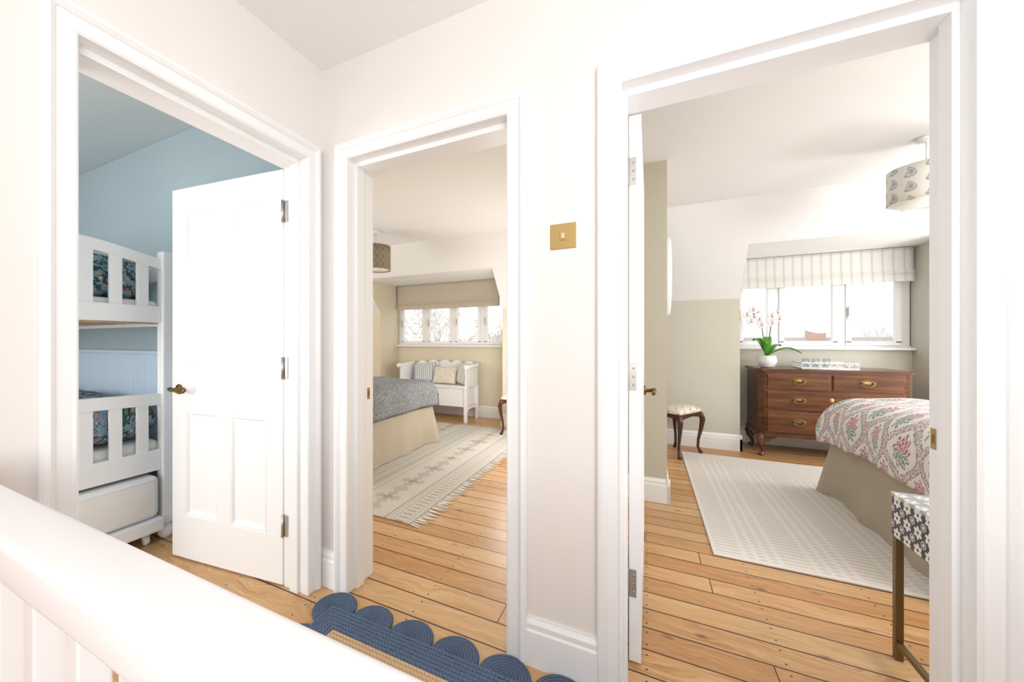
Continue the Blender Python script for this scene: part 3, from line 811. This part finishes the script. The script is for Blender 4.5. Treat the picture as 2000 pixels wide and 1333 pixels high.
# ------------------------------------------------------------------ chest of drawers
dx0, dx1, dy0, dy1 = 1.007, 2.148, 4.77, 5.29
ch = thing('chest_of_drawers', 'mahogany chest of drawers with brass pulls below the dormer window', 'chest of drawers', ((dx0+dx1)/2, (dy0+dy1)/2, 0))
cc = .05
def canted(x0, x1, y0, y1, c): return [(x0+c, y0), (x1-c, y0), (x1, y0+c), (x1, y1), (x0, y1), (x0, y0+c)]
MB().prism(canted(dx0+.02, dx1-.02, dy0+.02, dy1, cc), 'z', .215, .855).obj('body', M['mahogany'], ch)
mb = MB()
for z0, z1, o in ((.853, .862, .008), (.862, .880, -.004), (.880, .886, .004)): mb.prism(canted(dx0+.0+o, dx1-o, dy0+o, dy1+.002, cc*.9), 'z', z0, z1)
mb.obj('top', M['mahogany'], ch)
mb = MB(); mb.prism(canted(dx0+.004, dx1-.004, dy0+.004, dy1, cc), 'z', .205, .222); mb.prism(canted(dx0+.010, dx1-.010, dy0+.010, dy1, cc), 'z', .222, .236); mb.obj('base_moulding', M['mahogany'], ch)
fx0, fx1 = dx0+.08, dx1-.08
def drawer(x0, x1, z0, z1, pulls, keyhole=None):
    d = MB().box(x0+.006, x1-.006, dy0+.004, dy0+.035, z0+.007, z1-.007, .004)
    d.box(x0+.003, x1-.003, dy0+.014, dy0+.03, z0+.003, z1-.003, .002)
    do = d.obj('drawer', M['mahogany'], ch)
    for px in pulls:
        p = MB(); zc = (z0+z1)/2+.004; yy = dy0+.002
        p.lathe([(.0001, .003), (.060, .003), (.059, -.001), (.052, -.001), (.049, .0), (.026, -.004), (.0001, -.005)], (px, yy, zc), 28, 'y', sy=.62)
        for s_ in (-1, 1): p.lathe([(.0001, -.017), (.007, -.015), (.007, 0), (.0001, 0)], (px+s_*.038, yy, zc+.006), 10, 'y')
        p.tube([(px+.040*math.cos(PI*k/8), yy-.014-.006*math.sin(PI*k/8), zc+.006-.032*math.sin(PI*k/8)) for k in range(9)], .0042, 8)
        p.obj('drawer_pull', M['antique'], do)
    if keyhole:
        MB().lathe([(.0001, .003), (.019, .003), (.018, 0), (.0001, -.001)], (keyhole, dy0+.003, (z0+z1)/2+.02), 18, 'y', sy=1.3).obj('keyhole_plate', M['brass'], do)
xm = (fx0+fx1)/2
drawer(fx0, xm-.006, .68, .842, [(fx0+xm)/2-.0]); drawer(xm+.006, fx1, .68, .842, [(xm+fx1)/2])
drawer(fx0, fx1, .48, .668, [(fx0+xm)/2, (xm+fx1)/2], xm); drawer(fx0, fx1, .245, .468, [(fx0+xm)/2, (xm+fx1)/2])
def cabriole(mb, x, y, dx, dy, h, s=1.0):
    pts = [(0, 1), (.25, .93), (.75, .8), (.55, .55), (-.05, .28), (-.1, .14), (.35, .04), (.5, 0.0)]
    rd = [.036, .037, .036, .028, .017, .016, .026, .024]
    mb.tube([(x+dx*a*.05*s, y+dy*a*.05*s, h*b) for a, b in pts], [q*s for q in rd], 12)
for x, sx in ((dx0+.055, -1), (dx1-.055, 1)):
    for y, sy in ((dy0+.055, -1), (dy1-.05, 0)):
        mb = MB(); cabriole(mb, x, y, sx, sy, .215, .95)
        mb.prism([(x, .205), (x-sx*.12, .205), (x-sx*.11, .185), (x-sx*.07, .165), (x-sx*.03, .12), (x, .11)], 'y', y-.012, y+.012)
        mb.obj('leg', M['mahogany'], ch)

# things on the chest
zt = .887
orc = thing('potted_orchid', 'white orchid with pink lips in a round white pot on the chest', 'potted plant', (1.135, 4.98, zt))
ox, oy = 1.135, 4.98
MB().lathe([(.0001, 0), (.05, 0), (.065, .012), (.082, .055), (.083, .08), (.074, .115), (.076, .125), (.07, .125), (.066, .11), (.0001, .11)], (ox, oy, zt), 28).obj('pot', M['ceramic'], orc)
MB().lathe([(.0001, .106), (.066, .106), (.06, .114), (.0001, .118)], (ox, oy, zt), 16).obj('bark', M['mossbark'], orc)
def leaf(mb, ang, L, rise, droop, w, z0):
    def fn(u, v):
        q = u; c = 2*v-1; r = L*q; z = z0+rise*math.sin(q*PI*.6)-droop*q*q
        ww = w*max(0, math.sin(PI*min(1, .12+.88*q)))**.6
        return (ox+math.cos(ang)*r-math.sin(ang)*c*ww, oy+math.sin(ang)*r+math.cos(ang)*c*ww, z+abs(c)*.012), (u, v)
    mb.grid(fn, 12, 4)
for a, L, rs, dr, w in ((-.35, .27, .13, .09, .044), (.5, .15, .13, .02, .036), (2.4, .14, .19, .02, .036), (-1.8, .13, .17, .04, .034), (1.3, .13, .20, .0, .034), (3.5, .10, .18, .0, .030)):
    mb = MB(); leaf(mb, a, L, rs, dr, w, zt+.115); o = mb.obj('leaf', M['leaf'], orc, recalc=False); so = o.modifiers.new('s', 'SOLIDIFY'); so.thickness = .003
rnd = random.Random(12)
for pts in ([(ox, oy, zt+.11), (ox-.03, oy, zt+.3), (ox-.05, oy-.01, zt+.45), (ox-.09, oy-.02, zt+.545), (ox-.17, oy-.03, zt+.56)],
            [(ox+.01, oy, zt+.11), (ox+.015, oy, zt+.28), (ox+.03, oy, zt+.42), (ox+.05, oy-.01, zt+.52), (ox+.08, oy-.02, zt+.58)]):
    MB().tube(pts, [.005, .005, .0045, .004, .003], 6).obj('stem', M['stem'], orc)
def bloom(c, s):
    mb = MB(); cx, cy, cz = c
    tilt = rnd.uniform(-.3, .3)
    for k, (L, w) in enumerate(((1, .45), (1, .66), (.9, .45), (.9, .45), (1, .66))):
        a = PI/2+k*2*PI/5+tilt
        def fn(u, v, a=a, L=L, w=w):
            q = u; c_ = 2*v-1; ww = s*w*math.sin(PI*min(.97, .06+.9*q))**.7
            return (cx+math.cos(a)*q*s*L-math.sin(a)*c_*ww, cy-.008*math.sin(q*3)-.004*k, cz+math.sin(a)*q*s*L+math.cos(a)*c_*ww), (u, v)
        mb.grid(fn, 5, 3)
    o = mb.obj('flower', M['petal'], orc, recalc=False)
    MB().lathe([(.0001, -.022), (s*.11, -.019), (s*.15, -.010), (.0001, 0)], (cx, cy, cz-s*.12), 10, 'y').obj('lip', M['orchidpink'], o)
for c in ((ox-.18, oy-.04, zt+.55), (ox-.12, oy-.04, zt+.53), (ox-.09, oy-.04, zt+.58), (ox-.15, oy-.05, zt+.48), (ox-.08, oy-.05, zt+.50), (ox-.06, oy-.05, zt+.44), (ox-.13, oy-.05, zt+.60),
          (ox+.08, oy-.03, zt+.57), (ox+.03, oy-.04, zt+.53), (ox+.09, oy-.04, zt+.50), (ox+.03, oy-.04, zt+.46)):
    bloom(c, .042)

tx0, tx1, ty0, ty1 = 1.38, 1.80, 4.86, 5.12
ty = thing('tray', 'white fretwork tray with mirrored base on the chest of drawers', 'tray', ((tx0+tx1)/2, (ty0+ty1)/2, zt))
MB().box(tx0, tx1, ty0, ty1, zt, zt+.010, .002).obj('tray_base', M['mirror'], ty)
mb = MB()
for z in (zt+.006, zt+.056):
    w = .008
    mb.box(tx0-.004, tx1+.004, ty0-.004, ty0+w, z, z+w, .001); mb.box(tx0-.004, tx1+.004, ty1-w, ty1+.004, z, z+w, .001)
    mb.box(tx0-.004, tx0+w, ty0, ty1, z, z+w, .001); mb.box(tx1-w, tx1+.004, ty0, ty1, z, z+w, .001)
n = 6
for i in range(n):
    a = tx0+(tx1-tx0)*i/n; b = tx0+(tx1-tx0)*(i+1)/n
    for y in (ty0, ty1-.004):
        mb.tube([(a+(b-a)*(.5+.5*math.cos(PI*k/8)), y+.002, zt+.012+.046*math.sin(PI*k/8)) for k in range(9)], .003, 6)
for i in range(4):
    a = ty0+(ty1-ty0)*i/4; b = ty0+(ty1-ty0)*(i+1)/4
    for x in (tx0, tx1-.004):
        mb.tube([(x+.002, a+(b-a)*(.5+.5*math.cos(PI*k/8)), zt+.012+.046*math.sin(PI*k/8)) for k in range(9)], .003, 6)
mb.obj('fretwork_rim', M['gloss'], ty)
gp = [(.0001, .002), (.026, .002), (.030, .09), (.0285, .09), (.025, .008), (.0001, .008)]
for i, (x, y, lab) in enumerate(((1.46, 5.04, 'clear glass tumbler on the tray, nearest the orchid'), (1.54, 5.05, 'clear glass tumbler in the middle of the three on the tray'), (1.62, 5.03, 'clear glass tumbler on the tray, farthest from the orchid'))):
    tag(MB().lathe(gp, (x, y, zt+.009), 20).obj('glass_tumbler', M['tumbler'], None, loc=(x, y, zt+.01)), lab, 'glass', 'tumblers on the tray')

# ------------------------------------------------------------------ stools
def stool(loc, rz, lab):
    r = thing('footstool', lab, 'stool', loc, rz)
    mb = MB(); hx, hy = .215, .15
    def fn(sg):
        def f(u, v):
            a, b = 2*u-1, 2*v-1; e = (max(0, 1-abs(a)**5)*max(0, 1-abs(b)**5))**.5
            return (hx*a, hy*b, .435+(.065*e*(1-.12*(a*a+b*b)) if sg > 0 else -.012*e)), (u, v)
        return f
    mb.grid(fn(1), 20, 16); mb.grid(fn(-1), 20, 16); bmesh.ops.remove_doubles(mb.bm, verts=mb.bm.verts, dist=.0005)
    mb.obj('seat', M['embroid'], r, False)
    ap = MB()
    for y in (-hy+.015, hy-.015):
        ap.prism([(-hx+.02, .432), (hx-.02, .432), (hx-.02, .375), (hx-.07, .385), (0, .40), (-hx+.07, .385), (-hx+.02, .375)], 'y', y-.011, y+.011)
    for x in (-hx+.015, hx-.015):
        ap.prism([(-hy+.02, .432), (hy-.02, .432), (hy-.02, .375), (hy-.06, .388), (0, .40), (-hy+.06, .388), (-hy+.02, .375)], 'x', x-.011, x+.011)
    ap.obj('apron', M['darkwood'], r, False)
    for sx in (-1, 1):
        for sy in (-1, 1):
            mb = MB(); q = [(0, 1), (.5, .93), (.9, .83), (.55, .6), (-.1, .33), (-.2, .15), (.35, .04), (.6, .0)]
            mb.tube([(sx*(hx-.03)+sx*a*.028, sy*(hy-.03)+sy*a*.028, .425*b) for a, b in q], [.026, .027, .026, .019, .013, .0125, .018, .017], 10)
            mb.obj('leg', M['darkwood'], r, False)
    return r
stool((.285, 4.52, .002), math.atan2(.349, .221), 'footstool with embroidered seat and cabriole legs beside the chimney breast')
stool((-1.475, 4.60, .011), PI/2, 'footstool with cabriole legs at the right edge of the middle doorway')

# ------------------------------------------------------------------ mirror
mr = thing('round_mirror', 'round wall mirror with pale frame on the chimney breast, seen edge on', 'mirror', (.131, 3.90, 1.745))
MB().lathe([(.30, .0), (.348, .0), (.355, .02), (.350, .045), (.335, .056), (.31, .05), (.30, .035)], (.132, 3.90, 1.745), 48, 'x').obj('frame', M['white_fabric'], mr)
MB().tube([(.136, 3.90+.358*math.cos(2*PI*k/48), 1.745+.358*math.sin(2*PI*k/48)) for k in range(48)], .004, 6, loop=True).obj('gilt_rim', M['gilt'], mr)
MB().lathe([(.0001, .02), (.302, .02), (.302, .036), (.0001, .036)], (.132, 3.90, 1.745), 48, 'x').obj('mirror_glass', M['mirror'], mr)

# ------------------------------------------------------------------ pendants
def pendant(x, y, r, z0, z1, m_, lab):
    p = thing('pendant_lamp', lab, 'ceiling lamp', (x, y, CEIL))
    MB().lathe([(.0001, 0), (.045, 0), (.05, -.008), (.045, -.022), (.012, -.032), (.0001, -.032)], (x, y, CEIL), 24).obj('ceiling_rose', M['gloss'], p)
    MB().tube([(x, y, CEIL-.03), (x, y, z1-.06)], .004, 8).lathe([(.0001, 0), (.018, 0), (.02, -.05), (.0001, -.05)], (x, y, z1-.05), 12).obj('cord', M['cord'], p)
    mb = MB()
    mb.grid(lambda u, v: ((x+r*math.cos(2*PI*u), y+r*math.sin(2*PI*u), z0+(z1-z0)*v), (2*PI*r*u, (z1-z0)*v)), 48, 3)
    bmesh.ops.remove_doubles(mb.bm, verts=mb.bm.verts, dist=.0002)
    o = mb.obj('lamp_shade', m_, p); so = o.modifiers.new('s', 'SOLIDIFY'); so.thickness = .004
    MB().lathe([(.0001, 0), (r-.006, 0), (r-.006, .004), (.0001, .004)], (x, y, z0+.008), 48).obj('diffuser', M['white_fabric'], p)
    fr = MB()
    for k in range(3): fr.tube([(x, y, z1-.02), (x+(r-.003)*math.cos(k*2.094), y+(r-.003)*math.sin(k*2.094), z1-.006)], .002, 6)
    fr.obj('shade_frame', M['cord'], p)
pendant(1.60, 3.47, .172, 2.045, 2.27, M['paisley'], 'drum pendant lamp with blue grey paisley print in the right bedroom')
pendant(-2.877, 3.573, .172, 2.0, 2.28, M['brownshade'], 'drum pendant lamp with brown trellis print in the middle bedroom')

# ------------------------------------------------------------------ roman blinds
def blind(x0, x1, m_, z1, lab):
    b = thing('roman_blind', lab, 'blind', ((x0+x1)/2, YW-.06, 2.09)); y = YW-.07
    MB().box(x0+.01, x1-.01, y+.005, y+.04, 2.06, 2.092, .003).obj('headrail', M['gloss'], b)
    zt_ = 2.085
    pr = [(0, zt_), (-.002, zt_-.10), (-.004, z1+.14), (-.014, z1+.105), (-.024, z1+.092), (-.022, z1+.086), (-.010, z1+.094), (-.008, z1+.085), (-.016, z1+.06), (-.026, z1+.012), (-.027, z1+.0), (-.020, z1+.002), (-.012, z1+.03), (-.004, z1+.06)]
    mb = MB(); n = 40
    def fn(u, v):
        k = v*(len(pr)-1); i = min(int(k), len(pr)-2); f = k-i
        yy = pr[i][0]*(1-f)+pr[i+1][0]*f; zz = pr[i][1]*(1-f)+pr[i+1][1]*f
        return (x0+(x1-x0)*u, y+yy+.0008*math.sin(u*37), zz+.001*math.sin(u*23)*v-.004*math.sin(PI*u)*v), (u*(x1-x0), v*.5)
    mb.grid(fn, n, 39); o = mb.obj('blind_fabric', m_, b, recalc=False); so = o.modifiers.new('s', 'SOLIDIFY'); so.thickness = .003
blind(.90, 2.345, M['stripe'], 1.752, 'striped cream roman blind over the window in the right bedroom')
blind(-3.80, -1.95, M['blindlinen'], 1.685, 'plain oatmeal linen roman blind over the window in the middle bedroom')

# ------------------------------------------------------------------ bench
bx0, bx1, by0, by1 = -3.44, -2.285, 4.82, 5.28
be = thing('settle_bench', 'white painted settle bench under the window in the middle bedroom', 'bench', ((bx0+bx1)/2, (by0+by1)/2, 0))
MB().box(bx0+.03, bx1-.03, by0+.005, by1, .485, .51, .005).obj('seat', M['gloss'], be)
MB().box(bx0+.04, bx1-.04, by0+.02, by1-.02, .22, .487, .003).obj('storage_box', M['gloss'], be)
mb = MB(); pts = []; n = 60
for i in range(n+1):
    q = i/n; z = .80+.045*abs(math.sin(q*PI*5))**.8*(1 if .05 < q < .95 else .3)+.02*math.sin(q*PI); pts.append((bx0+.04+(bx1-bx0-.08)*q, z))
mb.prism(pts+[(bx1-.04, .70), (bx0+.04, .70)], 'y', by1-.03, by1-.008); mb.box(bx0+.04, bx1-.04, by1-.03, by1-.008, .505, .56, .002)
k = bx0+.06
while k < bx1-.08: mb.box(k, k+.03, by1-.027, by1-.011, .55, .71, .002); k += .055
mb.obj('backrest', M['gloss'], be)
for x, s_ in ((bx0+.02, -1), (bx1-.02, 1)):
    mb = MB()
    mb.prism([(by0+.02, .50), (by1-.03, .50), (by1-.03, .80), (by1-.1, .80), (by0+.12, .775), (by0+.03, .80)], 'x', x-.011, x+.011)
    mb.tube([(x+s_*.02, by0-.01, .79), (x+s_*.02, by0+.1, .785), (x+s_*.02, by1-.1, .80), (x+s_*.02, by1, .82)], .03, 12)
    mb.obj('armrest', M['gloss'], be)
    for y in (by0+.025, by1-.045):
        MB().box(x-.022, x+.022, y-.022, y+.022, 0, .50, .004).obj('leg', M['gloss'], be)
    MB().prism([(by0+.04, .22), (by1-.06, .22), (by1-.06, .12), (by1-.14, .18), (by0+.12, .18), (by0+.04, .12)], 'x', x-.009, x+.009).obj('side_apron', M['gloss'], be)
tilt = math.radians(-16)
pillow('cushion', .38, .32, .12, M['cstripe'], (-3.12, 5.06, .512), (tilt, math.radians(-6), .12), 'blue striped cushion at the left end of the white bench', 'cushion', seed=3)
pillow('cushion', .42, .27, .12, M['knot'], (-2.76, 5.02, .512), (tilt, 0, -.05), 'cream knotted cushion in the middle of the white bench', 'cushion', seed=5)
pillow('cushion', .32, .33, .12, M['cstripe2'], (-2.49, 5.05, .512), (tilt, math.radians(4), -.55), 'pale striped cushion leaning on the right arm of the white bench', 'cushion', seed=6)

# ------------------------------------------------------------------ bedside table
nx0, nx1, ny0, ny1 = .812, 1.17, 1.53, 1.955
nt = thing('bedside_table', 'bedside table with navy and white inlay drawer and brass legs', 'bedside table', ((nx0+nx1)/2, (ny0+ny1)/2, 0))
MB().box(nx0, nx1, ny0, ny1, .448, .595, .002).obj('drawer_box', M['inlay'], nt)
MB().box(nx0-.003, nx1+.003, ny0-.003, ny1+.003, .594, .607, .002).obj('top', M['bone'], nt)
for x in (nx0+.012, nx1-.012):
    for y in (ny0+.012, ny1-.012): MB().box(x-.011, x+.011, y-.011, y+.011, 0, .449, .002).obj('leg', M['brass_leg'], nt)
    MB().box(x-.009, x+.009, ny0+.02, ny1-.02, .05, .068, .002).obj('stretcher', M['brass_leg'], nt)
MB().lathe([(.0001, 0), (.006, 0), (.006, -.012), (.012, -.018), (.012, -.026), (.0001, -.028)], ((nx0+nx1)/2, ny0, .52), 14, 'y').obj('knob', M['brass'], nt)

# ------------------------------------------------------------------ outside
struct(MB().box(-80, 90, 6.5, 160, -5.6, -5.5).obj('ground', M['grass']))
def tree(loc, h, lab, seed, spread=.6, m2='blossom'):
    rnd = random.Random(seed); t = thing('tree', lab, 'tree', loc, group=None); L = Vector(loc)
    mb = MB(); tips = []
    def rec(p, d, l, r, dep):
        q = p+d*l*.5+Vector((rnd.uniform(-1, 1), rnd.uniform(-1, 1), 0))*l*.06; e = p+d*l
        mb.tube([p, q, e], [r, r*.8, r*.6], 5 if dep < 3 else 3)
        if dep >= 6: tips.append(e); return
        for _ in range(3):
            nd = (d+Vector((rnd.uniform(-1, 1), rnd.uniform(-1, 1), rnd.uniform(-.35, .6)))*spread).normalized()
            rec(e if rnd.random() < .7 else q, nd, l*rnd.uniform(.66, .82), r*.6, dep+1)
    rec(L, Vector((0, 0, 1)), h*.30, h*.016, 0)
    mb.obj('branches', M['twig'], t)
    lf = MB()
    for p in tips:
        for _ in range(2):
            c = p+Vector((rnd.uniform(-.2, .2), rnd.uniform(-.2, .2), rnd.uniform(-.2, .2))); a = rnd.uniform(0, 6); s = rnd.uniform(.02, .05)
            lf.bm.faces.new([lf.bm.verts.new(c+Vector((s*math.cos(a+k*1.57), s*.4*math.sin(k), s*math.sin(a+k*1.57)))) for k in range(4)])
    lo = lf.obj('foliage', M[m2], t, recalc=False); lo['kind'] = 'stuff'
tree((-9.9, 15.5, -5.5), 8.4, 'pale bare spring tree outside the middle bedroom window, on the left', 1)
tree((-6.4, 21.5, -5.5), 8.8, 'pale bare spring tree farther off at the right of the middle bedroom window', 2)
tree((19.0, 50, -5.5), 8.6, 'distant bare tree right of the brick chimney beyond the right bedroom window', 3)
def house(x, y, w, d, ze, zr, lab, chx):
    h = thing('house', lab, 'house', (x, y, -5.5))
    MB().box(x-w/2, x+w/2, y-d/2, y+d/2, -5.5, ze).obj('wall', M['brick'], h)
    MB().prism([(y-d/2-.3, ze), (y+d/2+.3, ze), (y, zr)], 'x', x-w/2-.3, x+w/2+.3).obj('roof', M['rooftile'], h)
    MB().box(chx-.5, chx+.5, y-.4, y+.4, zr-1, zr+1.0).box(chx-.58, chx+.58, y-.48, y+.48, zr+.8, zr+.92).obj('chimney', M['brick'], h)
    for k in range(4): MB().box(x-w/2+w*(k+.35)/4, x-w/2+w*(k+.65)/4, y-d/2-.05, y-d/2+.02, -1.6, -.2).obj('window', M['ceramic'], h)
house(13.0, 38, 17, 7, -1.4, 1.45, 'brick house with chimney seen low through the right bedroom window', 11.6)

# ------------------------------------------------------------------ light
w = bpy.data.worlds.new('World'); SC.world = w; w.use_nodes = True
bg = w.node_tree.nodes['Background']; bg.inputs[0].default_value = (.97, .985, 1, 1); bg.inputs[1].default_value = 1.5
def area(name, loc, target, sx, sy, power, col=(1, 1, 1)):
    l = bpy.data.lights.new(name, 'AREA'); l.shape = 'RECTANGLE'; l.size = sx; l.size_y = sy; l.energy = power; l.color = col
    o = bpy.data.objects.new(name, l); COL.objects.link(o); o.location = loc
    o.rotation_euler = (Vector(target)-Vector(loc)).to_track_quat('-Z', 'Y').to_euler(); return o
def point_fill(name, loc, power, r=.3, col=(1, 1, 1)):  # soft point light for added fill, no fitting modelled
    l = bpy.data.lights.new(name, 'POINT'); l.energy = power; l.shadow_soft_size = r; l.color = col
    o = bpy.data.objects.new(name, l); COL.objects.link(o); o.location = loc; return o
area('landing_fill', (.55, -1.6, 1.9), (0, 1.3, 1.2), 1.6, 1.4, 23, (.995, 1, .995))  # added fill behind the camera to lift the landing walls
area('landing_ceiling_fill', (.6, -.5, 1.35), (-.35, .85, 2.46), .9, .8, 22, (.995, 1, .995))  # added fill aimed up to brighten the landing ceiling, out of view
point_fill('sage_room_fill', (2.75, 2.0, 1.65), 82, .35, (1, .985, 1))  # unseen fill added right of the doorway to brighten the sage room
point_fill('sage_room_far_fill', (2.95, 3.98, 1.0), 58, .25, (1, .985, 1))  # second added fill, hidden past the jamb, lifts slope and dormer soffit
point_fill('cream_room_fill', (-1.15, 3.85, .95), 40, .3, (1, .985, .98))  # added fill hidden right of the middle doorway, reaches the dormer soffit
point_fill('cream_room_left_fill', (-4.1, 2.3, 1.5), 38, .3, (1, .985, .98))  # added fill hidden left of the middle doorway, evens out the cream room
point_fill('blue_room_fill', (-3.0, -1.2, 1.4), 82, .4, (1, 1, 1))  # unseen fill added to brighten the bunk room
point_fill('blue_room_low_fill', (-2.05, -.7, .7), 20, .3, (1, .99, .98))  # low unseen fill added for the bunk end and trundle

# ------------------------------------------------------------------ camera
cam = bpy.data.cameras.new('Camera'); co = bpy.data.objects.new('Camera', cam); COL.objects.link(co)
co.location = (0, 0, H); co.rotation_euler = (PI/2, 0, math.atan2(363, 738.4))
cam.sensor_width = 36; cam.lens = 738.4/2000*36; cam.shift_x = .05; cam.clip_start = .02; cam.clip_end = 400
SC.camera = co
SC.view_settings.view_transform = 'Standard'
